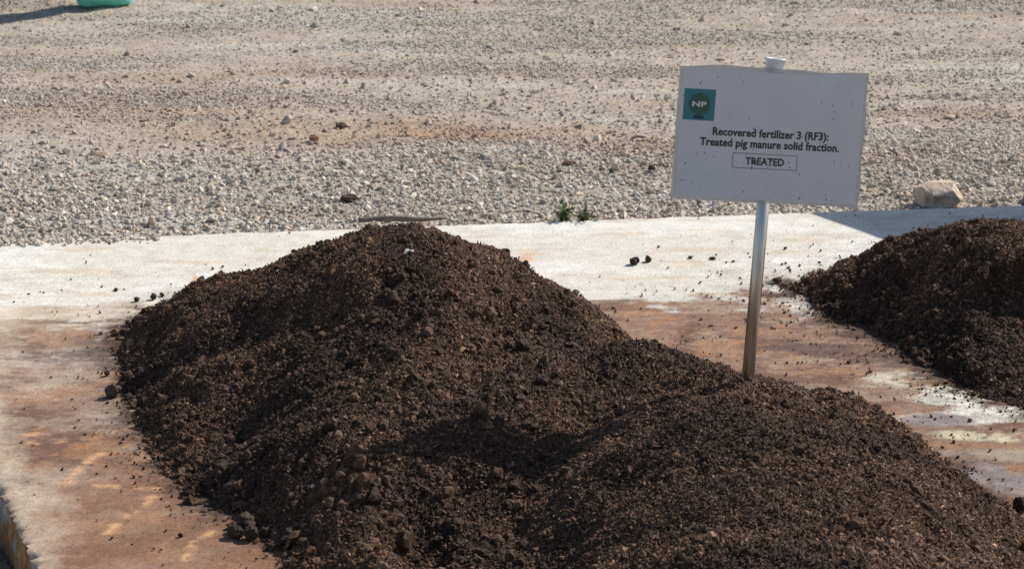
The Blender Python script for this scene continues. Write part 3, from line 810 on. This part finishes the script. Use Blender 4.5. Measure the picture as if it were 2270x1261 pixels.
# ------------------------------------------------------------------ the sign
base = on_heap(1657, 846); base[2] -= .0
yb = base[1] + .008
pb = aty(1656, 860, yb); ptop = aty(1719, 143, yb + .075)
axis = ptop - pb; axis /= np.linalg.norm(axis)
root = empty("sign", pb)
tag(root, "white laminated sign on a slanting chrome tube stuck in the large heap", "sign")
M_tube, t, b = mat_new("chrome_tube")
b.inputs["Metallic"].default_value = 1; b.inputs["Base Color"].default_value = (.66, .645, .61, 1)
nz = N(t, "ShaderNodeTexNoise"); nz.inputs["Scale"].default_value = 45; nz.inputs["Detail"].default_value = 6
tc = N(t, "ShaderNodeTexCoord"); mp = N(t, "ShaderNodeMapping"); mp.inputs["Scale"].default_value = (1, 1, .35)
t.links.new(tc.outputs["Object"], mp.inputs[0]); t.links.new(mp.outputs[0], nz.inputs["Vector"])
mr = N(t, "ShaderNodeMapRange"); mr.inputs["From Min"].default_value = .4; mr.inputs["From Max"].default_value = .75; mr.inputs["To Min"].default_value = .30; mr.inputs["To Max"].default_value = .62
t.links.new(nz.outputs["Fac"], mr.inputs[0]); t.links.new(mr.outputs[0], b.inputs["Roughness"])
V, T = rod([pb - axis * .12 - pb, ptop - pb], .0104, 40)
make_obj("tube", V, T, M_tube, parent=root, smooth=True)
# white plastic cap: a cup turned over the tube end
M_cap = plain("white_plastic", (.80, .80, .82), .35, Coat_Weight=.2)
def lathe(org, ax, prof, nseg=36):
    ax = ax / np.linalg.norm(ax); a = np.cross(ax, (0, 1, 0)); a /= np.linalg.norm(a); b = np.cross(ax, a)
    V, T = [], []
    for (rr, hh) in prof:
        for k in range(nseg):
            q = 2 * math.pi * k / nseg; V.append(org + ax * hh + rr * (math.cos(q) * a + math.sin(q) * b))
    for i in range(len(prof) - 1):
        for k in range(nseg):
            p, q = i * nseg + k, i * nseg + (k + 1) % nseg; T += [(p, q, q + nseg), (p, q + nseg, p + nseg)]
    return np.array(V), np.array(T)
V, T = lathe(ptop - pb, axis, [(.0109, -.014), (.0155, -.0145), (.0158, -.008), (.0158, .0062), (.0164, .0066), (.0164, .0092), (.0152, .0100), (.0142, .0098), (.0138, .004), (.0, .0035)])
o = make_obj("cap", V, T, M_cap, parent=root, smooth=True)

# the board frame: sx to the right, su up, sn towards the camera
al = R(3.35); lean = R(6); yaw = R(5)
sh0 = np.array([math.cos(yaw), math.sin(yaw), 0])
su0 = np.array([-math.sin(yaw) * math.sin(lean), math.cos(yaw) * math.sin(lean), math.cos(lean)])
sn0 = np.cross(sh0, su0)
al += math.sin(yaw) * math.sin(PITCH) * .5
sx_ = math.cos(al) * sh0 - math.sin(al) * su0
su_ = math.cos(al) * su0 + math.sin(al) * sh0
frac = (301 - 860) / (150 - 860)
yc = yb + .075 * frac - .0135
ctr = aty(1706.5, 302, yc)
Wd, Hg = .3025, .2145

def bend(lx, ly):
    return .0035 * np.cos(lx * 9) + .0012 * np.sin(ly * 22 + lx * 10) + .0010 * np.sin(lx * 40 + 1) * np.clip((ly - .06) / .05, 0, 1)

def on_board(lx, ly, off):
    lz = bend(lx, ly) + off
    return (ctr - pb)[None] + lx[:, None] * sx_ + ly[:, None] * su_ + lz[:, None] * sn0

def plate(name, w_, h_, th, off, mat, parent, nx=60, ny=44, edge=None, cx=0.0, cy=0.0):
    gx = np.linspace(-w_ / 2, w_ / 2, nx); gy = np.linspace(-h_ / 2, h_ / 2, ny)
    X, Y = np.meshgrid(gx, gy, indexing='xy'); lx, ly = X.ravel() + cx, Y.ravel() + cy
    if edge is not None: lx, ly = edge(lx, ly)
    Vf = on_board(lx, ly, off); Vk = on_board(lx, ly, off - th); n = nx * ny
    q = grid_faces(nx, ny); Fs = [q, q[:, ::-1] + n]
    idx = np.arange(n).reshape(ny, nx); lp = np.concatenate([idx[0, :], idx[1:, -1], idx[-1, -2::-1], idx[-2:0:-1, 0]])
    l2 = np.roll(lp, -1); Fs.append(np.stack([lp, lp + n, l2 + n, l2], 1))
    return make_obj(name, np.concatenate([Vf, Vk]), np.concatenate(Fs), mat, parent=parent, smooth=False)

# paper with grime specks
M_paper, t, b = mat_new("printed_paper")
tc = N(t, "ShaderNodeTexCoord"); L = t.links.new
vo = N(t, "ShaderNodeTexVoronoi"); vo.inputs["Scale"].default_value = 165; vo.inputs["Randomness"].default_value = 1
mpv = N(t, "ShaderNodeMapping"); mpv.inputs["Rotation"].default_value = (0, R(24), 0); mpv.inputs["Location"].default_value = (.37, .11, .53); mpv.inputs["Scale"].default_value = (1.5, 1, .8)
L(tc.outputs["Object"], mpv.inputs[0]); L(mpv.outputs[0], vo.inputs["Vector"])
sep = N(t, "ShaderNodeSeparateColor"); L(vo.outputs["Color"], sep.inputs[0])
pres = N(t, "ShaderNodeMapRange"); pres.inputs["From Min"].default_value = .70; pres.inputs["From Max"].default_value = 1.0; pres.inputs["To Min"].default_value = 0.0; pres.inputs["To Max"].default_value = .33
L(sep.outputs[0], pres.inputs[0])
lt = N(t, "ShaderNodeMath", operation='LESS_THAN'); L(vo.outputs["Distance"], lt.inputs[0]); L(pres.outputs[0], lt.inputs[1])
cl = N(t, "ShaderNodeTexNoise"); cl.inputs["Scale"].default_value = 9; L(tc.outputs["Object"], cl.inputs["Vector"])
cr = N(t, "ShaderNodeMapRange"); cr.inputs["From Min"].default_value = .42; cr.inputs["From Max"].default_value = .55; cr.inputs["To Max"].default_value = .85; L(cl.outputs["Fac"], cr.inputs[0])
mul = N(t, "ShaderNodeMath", operation='MULTIPLY'); L(lt.outputs[0], mul.inputs[0]); L(cr.outputs[0], mul.inputs[1])
d2 = N(t, "ShaderNodeTexNoise"); d2.inputs["Scale"].default_value = 14; d2.inputs["Detail"].default_value = 5; L(tc.outputs["Object"], d2.inputs["Vector"])
ramp = N(t, "ShaderNodeMix", data_type='RGBA'); ramp.inputs[6].default_value = (.66, .66, .68, 1); ramp.inputs[7].default_value = (.76, .775, .81, 1); L(d2.outputs["Fac"], ramp.inputs[0])
mx = N(t, "ShaderNodeMix", data_type='RGBA'); L(mul.outputs[0], mx.inputs[0]); L(ramp.outputs[2], mx.inputs[6]); mx.inputs[7].default_value = (.10, .085, .07, 1)
L(mx.outputs[2], b.inputs["Base Color"]); b.inputs["Roughness"].default_value = .55
b.inputs["Coat Weight"].default_value = .8; b.inputs["Coat Roughness"].default_value = .16
bm_ = N(t, "ShaderNodeBump"); bm_.inputs["Strength"].default_value = .5; bm_.inputs["Distance"].default_value = .004
n5 = N(t, "ShaderNodeTexNoise"); n5.inputs["Scale"].default_value = 7; n5.inputs["Detail"].default_value = 2; L(tc.outputs["Object"], n5.inputs["Vector"]); L(n5.outputs["Fac"], bm_.inputs["Height"]); L(bm_.outputs[0], b.inputs["Coat Normal"])

M_sleeve, t, b = mat_new("clear_plastic_sleeve")
b.inputs["Base Color"].default_value = (.62, .62, .63, 1); b.inputs["Roughness"].default_value = .25
b.inputs["Transmission Weight"].default_value = .25; b.inputs["Alpha"].default_value = .72

def sleeve_edge(lx, ly):
    topm = np.clip((ly - .098) / .010, 0, 1)
    ly = ly + topm * (.0016 * np.sin(lx * 55 + .5) + .0022 * np.sin(lx * 23 + 2) - .0035 * np.exp(-((lx - .012) / .03) ** 2))
    rightm = np.clip((lx - .14) / .01, 0, 1); lx = lx + rightm * .0012 * np.sin(ly * 60)
    # curled lower right corner
    ly = ly - np.clip((lx - .13) / .02, 0, 1) * np.clip((-ly - .09) / .015, 0, 1) * .004
    return lx, ly
sleeve = plate("plastic_sleeve", Wd + .0075, Hg + .0060, .0022, -.0012, M_sleeve, root, 90, 60, sleeve_edge)
def paper_edge(lx, ly):
    topm = np.clip((ly - .09) / .012, 0, 1)
    return lx, ly - topm * (.0012 * np.sin(lx * 30 + 1) + .0012)
sheet = plate("paper_sheet", Wd - .004, Hg - .004, .0004, 0.0, M_paper, root, 90, 60, paper_edge)

INK = plain("black_ink", (.012, .012, .014), .45, Coat_Weight=.4, Coat_Roughness=.15)
TEAL = plain("teal_ink", (.012, .22, .27), .45, Coat_Weight=.4, Coat_Roughness=.15)
GREEN = plain("dark_green_ink", (.010, .105, .075), .45, Coat_Weight=.4, Coat_Roughness=.15)
WHITE = plain("white_ink", (.72, .75, .74), .45, Coat_Weight=.4, Coat_Roughness=.15)
NAVY = plain("navy_ink", (.008, .05, .075), .45)
GREY = plain("grey_ink", (.08, .08, .09), .5)

def board_mesh(name, lx, ly, T, mat, off, parent):
    return make_obj(name, on_board(np.asarray(lx), np.asarray(ly), off), T, mat, parent=parent)

def lettering(name, body, width, height, cx, cy, mat, off, bold, parent, stretch=None):
    cu = bpy.data.curves.new("t", 'FONT'); cu.body = body; cu.size = 1.0; cu.offset = bold; cu.align_x = 'CENTER'
    cu.resolution_u = 3; cu.space_character = 1.03
    ob = bpy.data.objects.new("t", cu); C.objects.link(ob)
    dg = bpy.context.evaluated_depsgraph_get(); me = bpy.data.meshes.new_from_object(ob.evaluated_get(dg))
    V = np.array([v.co[:] for v in me.vertices])
    me.calc_loop_triangles(); T = np.array([tr.vertices[:] for tr in me.loop_triangles])
    bpy.data.objects.remove(ob); bpy.data.curves.remove(cu); bpy.data.meshes.remove(me)
    k = width / (V[:, 0].max() - V[:, 0].min())
    ky = k * 1.12 if height is None else height / (V[:, 1].max() - V[:, 1].min())
    lx = (V[:, 0] - (V[:, 0].max() + V[:, 0].min()) / 2) * k + cx
    cap_mid = .35 if height is None else (V[:, 1].max() + V[:, 1].min()) / 2
    ly = (V[:, 1] - cap_mid) * ky + cy
    a, b_, c = V[T[:, 0]], V[T[:, 1]], V[T[:, 2]]
    fl = np.cross(b_ - a, c - a)[:, 2] < 0; T[fl] = T[fl][:, ::-1]
    return board_mesh(name, lx, ly, T, mat, off, parent)

lettering("printed_line", "Recovered fertilizer 3 (RF3):", .1905, None, .0008, .0040, INK, .0007, .028, sheet)
lettering("printed_line", "Treated pig manure solid fraction.", .229, None, .0005, -.0135, INK, .0007, .028, sheet)
lettering("printed_line", "TREATED", .0636, None, -.0055, -.0418, INK, .0007, .028, sheet)
def rects(name, rs, mat, off, parent):
    V, T = [], []
    for (x0, y0, x1, y1) in rs:
        n = 8; b0 = len(V)
        for i in range(n + 1):
            xx = x0 + (x1 - x0) * i / n; V += [(xx, y0), (xx, y1)]
        for i in range(n):
            a = b0 + 2 * i; T += [(a, a + 2, a + 3), (a, a + 3, a + 1)]
    V = np.array(V); return board_mesh(name, V[:, 0], V[:, 1], np.array(T), mat, off, parent)
bx, by, bw, bh, lw = -.0055, -.0418, .1066, .0245, .0007
rects("box_outline", [(bx - bw / 2, by - bh / 2, bx + bw / 2, by - bh / 2 + lw), (bx - bw / 2, by + bh / 2 - lw, bx + bw / 2, by + bh / 2), (bx - bw / 2, by - bh / 2 + lw, bx - bw / 2 + lw, by + bh / 2 - lw), (bx + bw / 2 - lw, by - bh / 2 + lw, bx + bw / 2, by + bh / 2 - lw)], GREY, .0007, sheet)
rects("dash", [(.0325, -.0425, .0360, -.0415)], GREY, .0007, sheet)
lx0, ly0, ls = -.1195, .0455, .0508
logo = rects("logo", [(lx0 - ls / 2, ly0 - ls / 2, lx0 + ls / 2, ly0 + ls / 2)], TEAL, .0006, sheet)
# eight-lobed flower
rim = []
for k in range(96):
    q = 2 * math.pi * k / 96; rr = .0158 + .0026 * abs(math.cos(q * 4)) ** .6
    rim.append((lx0 + rr * math.cos(q), ly0 + .001 + rr * math.sin(q)))
rim = np.array([(lx0, ly0 + .001)] + rim)
# emblem, letters and the small bar are layers of the print: pieces of the logo
board = sheet
def logo_piece(o):
    o.parent = sheet; return o
logo_piece(board_mesh("logo_flower", rim[:, 0], rim[:, 1], np.array([(0, 1 + k, 1 + (k + 1) % 96) for k in range(96)]), GREEN, .0010, sheet))
lettering("logo_letters", "NP", .0236, .0086, lx0, ly0 + .0010, WHITE, .0014, .035, sheet)
rects("logo_bar", [(lx0 - .008, ly0 - .0228, lx0 + .0088, ly0 - .0178)], NAVY, .0010, sheet)

# ------------------------------------------------------------------ person at the far left, only a foot in view
M_cloth = plain("dark_trousers", (.035, .045, .075), .85)
M_over, t, b = mat_new("green_plastic_overshoe")
b.inputs["Base Color"].default_value = (.20, .68, .57, 1); b.inputs["Roughness"].default_value = .18; b.inputs["Specular IOR Level"].default_value = .6
nz = N(t, "ShaderNodeTexNoise"); nz.inputs["Scale"].default_value = 22; nz.inputs["Detail"].default_value = 4; nz.inputs["Distortion"].default_value = 1.2
tc = N(t, "ShaderNodeTexCoord"); t.links.new(tc.outputs["Object"], nz.inputs["Vector"])
bp_ = N(t, "ShaderNodeBump"); bp_.inputs["Strength"].default_value = .9; bp_.inputs["Distance"].default_value = .012
t.links.new(nz.outputs["Fac"], bp_.inputs["Height"]); t.links.new(bp_.outputs[0], b.inputs["Normal"])
tl_ = N(t, "ShaderNodeBsdfTranslucent"); tl_.inputs[0].default_value = (.16, .75, .60, 1); ms_ = N(t, "ShaderNodeMixShader"); ms_.inputs[0].default_value = .18
t.links.new(b.outputs[0], ms_.inputs[1]); t.links.new(tl_.outputs[0], ms_.inputs[2]); t.links.new(ms_.outputs[0], t.nodes["Material Output"].inputs[0])
M_skin = plain("skin", (.55, .34, .25), .6, Subsurface_Weight=.05)
M_hair = plain("dark_hair", (.03, .02, .015), .6)

fp = at(200, 17); gz = float(ground_z(np.array([fp[0]]), np.array([fp[1]]))[0])
per = empty("person", (fp[0], fp[1], gz)); tag(per, "person at the top left edge wearing a loose green plastic overshoe on the gravel", "person")
def skinned(name, verts, edges, radii, mat, parent, sub=2, rootv=0):
    me = bpy.data.meshes.new(name); me.from_pydata(verts, edges, []); me.update(); me.materials.append(mat)
    o = bpy.data.objects.new(name, me); C.objects.link(o); o.parent = parent
    o.modifiers.new("skin", 'SKIN'); me.skin_vertices
    sv = me.skin_vertices[0].data if len(me.skin_vertices) else None
    for i, rr in enumerate(radii):
        sv[i].radius = rr if isinstance(rr, tuple) else (rr, rr)
        sv[i].use_root = (i == rootv)
    s = o.modifiers.new("sub", 'SUBSURF'); s.levels = sub; s.render_levels = sub
    return o
# local frame: seen foot's ankle at about (0.0,0,.09); other foot further away; body faces right and slightly away
A1 = (-.035, .0, .09); A2 = (.12, .52, .09)
hip = (.03, .24, .92)
verts = [hip, (.02, .14, .90), (.02, .06, .50), A1, (-.03, 0, .06), (.05, .34, .90), (.12, .45, .50), A2, (.12, .52, .06),
         (.03, .24, 1.10), (.03, .24, 1.32), (.03, .24, 1.46), (.03, .24, 1.54),
         (.03, .07, 1.42), (.02, .02, 1.13), (.10, -.01, .90), (.03, .41, 1.42), (.03, .46, 1.13), (.12, .46, .90)]
edges = [(0, 1), (1, 2), (2, 3), (3, 4), (0, 5), (5, 6), (6, 7), (7, 8), (0, 9), (9, 10), (10, 11), (11, 12), (10, 13), (13, 14), (14, 15), (10, 16), (16, 17), (17, 18)]
radii = [(.11, .14), .085, .062, .040, .036, .085, .062, .040, .036, (.10, .14), (.11, .16), (.07, .09), .055, .06, .045, .035, .06, .045, .035]
skinned("body", verts, edges, radii, M_cloth, per)
V, T = ICO[3]
hv = V * np.array([.095, .075, .12]); nose = (V[:, 0] > .85)
hv[:, 0] += np.exp(-((V[:, 1] / .2) ** 2 + ((V[:, 2] + .1) / .25) ** 2)) * (V[:, 0] > 0) * .018
make_obj("head", hv + np.array([.045, .24, 1.66]), T, M_skin, parent=per, smooth=True)
k = (V[:, 2] > .05) | (V[:, 0] < -.2)
hair = V * np.array([.102, .083, .126]) + np.array([.036, .24, 1.672]); Tk = T[k[T].all(1)]
make_obj("hair", hair, Tk, M_hair, parent=per, smooth=True)
for (hx, hy) in ((.11, -.015), (.13, .465)):                    # relaxed hands: palm and five fingers
    hvts = [(hx, hy, .90), (hx + .015, hy, .85), (hx + .02, hy, .81)]; he = [(0, 1), (1, 2)]; hr = [.024, (.016, .034), (.012, .036)]
    for f, (oy, ln) in enumerate([(-.027, .062), (-.009, .072), (.009, .068), (.026, .052)]):
        b0 = len(hvts); hvts += [(hx + .022, hy + oy, .80), (hx + .028, hy + oy, .80 - ln * .5), (hx + .018, hy + oy, .80 - ln)]; he += [(2, b0), (b0, b0 + 1), (b0 + 1, b0 + 2)]; hr += [.0095, .009, .0075]
    b0 = len(hvts); hvts += [(hx + .04, hy - .02, .84), (hx + .052, hy - .024, .80)]; he += [(1, b0), (b0, b0 + 1)]; hr += [.011, .009]
    skinned("hand", hvts, he, hr, M_skin, per, 1)
# overshoe: a loose crumpled plastic boot, foot pointing right
def overshoe(ox, oy, yaw, ln=.165):
    prof = []                                                  # along the foot: x, half width, height
    nseg, V, T = 28, [], []
    st = [(-.050, .022, .030, .050), (-.042, .040, .010, .085), (-.02, .046, .004, .115), (.01, .047, .003, .108), (.04, .046, .003, .075), (.07, .047, .003, .058), (.095, .042, .004, .046), (.112, .030, .006, .034), (.120, .012, .010, .022)]
    for (sx0, wd_, z0, z1) in st:
        for k in range(nseg):
            q = 2 * math.pi * k / nseg
            yv = wd_ * math.copysign(abs(math.cos(q)) ** .75, math.cos(q)); zc = (z0 + z1) / 2; zv = zc + (z1 - z0) / 2 * math.copysign(abs(math.sin(q)) ** .8, math.sin(q))
            V.append((sx0, yv, zv))
    for i in range(len(st) - 1):
        for k in range(nseg):
            p, q = i * nseg + k, i * nseg + (k + 1) % nseg; T += [(p, q + nseg, q), (p, p + nseg, q + nseg)]
    n0 = len(V); V += [(-.052, 0, .04), (.122, 0, .016)]
    for k in range(nseg):
        T.append((n0, k, (k + 1) % nseg)); L0 = (len(st) - 1) * nseg; T.append((n0 + 1, L0 + (k + 1) % nseg, L0 + k))
    # collar gathered round the ankle
    b0 = len(V); rings = [(.040, .085, -.012), (.046, .12, -.03), (.043, .16, -.035), (.052, .20, -.038), (.050, .22, -.038), (.045, .215, -.038)]
    for (rr, zz, dx) in rings:
        for k in range(nseg):
            q = 2 * math.pi * k / nseg; f = 1 + .07 * math.sin(5 * q + zz * 40); V.append((dx + rr * f * math.cos(q), rr * f * math.sin(q), zz))
    for i in range(len(rings) - 1):
        for k in range(nseg):
            p, q = b0 + i * nseg + k, b0 + i * nseg + (k + 1) % nseg; T += [(p, q, q + nseg), (p, q + nseg, p + nseg)]
    V = np.array(V); V[:, 2] += .010 * fbm(V[:, 0] * 40, V[:, 1] * 40 + V[:, 2] * 30, 71, 3) * ss(.008, .03, V[:, 2])
    V[:, 1] += .010 * fbm(V[:, 0] * 38 + 5, V[:, 2] * 50, 72, 3)
    c, s = math.cos(yaw), math.sin(yaw)
    W = np.stack([c * V[:, 0] - s * V[:, 1] + ox, s * V[:, 0] + c * V[:, 1] + oy, V[:, 2]], 1)
    return make_obj("overshoe", W, np.array(T), M_over, parent=per, smooth=True)
overshoe(0, .045, R(14)); overshoe(.155, .52, R(14))

# ------------------------------------------------------------------ unseen leaning panel added on the right, shaped to shade the slab
import bmesh
A = at(1835, 465); hw = .60
Tp = np.array([A[0] + math.cos(SUN_AZ) * hw / math.tan(SUN_EL), A[1] + math.sin(SUN_AZ) * hw / math.tan(SUN_EL), hw])
Bp = np.array([Tp[0] + .08, back_y(Tp[0] + .08) + .01, -.03])
e1 = at(2020, 528)[:2] - A[:2]; e1 /= np.linalg.norm(e1); e1 = np.array([e1[0], e1[1], 0]) * 1.0
nn = np.cross(e1, Tp - Bp); nn = nn / np.linalg.norm(nn) * .05
bm = bmesh.new()
vs = [bm.verts.new(tuple(p + q - Bp)) for q in (np.zeros(3), nn) for p in (Bp, Bp + e1, Tp + e1, Tp)]
for f in [(3, 2, 1, 0), (4, 5, 6, 7), (0, 1, 5, 4), (1, 2, 6, 5), (2, 3, 7, 6), (3, 0, 4, 7)]: bm.faces.new([vs[i] for i in f])
bmesh.ops.recalc_face_normals(bm, faces=bm.faces[:])
bmesh.ops.bevel(bm, geom=bm.edges[:], offset=.004, segments=2, affect='EDGES')
me = bpy.data.meshes.new("shade_panel"); bm.to_mesh(me); bm.free()
ca = me.color_attributes.new("col", 'FLOAT_COLOR', 'POINT'); ca.data.foreach_set("color", np.tile(np.array([.40, .38, .35, 1], np.float32), len(me.vertices)))
me.materials.append(M_side)
o = bpy.data.objects.new("shade_panel", me); C.objects.link(o); o.location = Bp
tag(o, "unseen leaning panel added right of the slab to shade its corner", "panel")
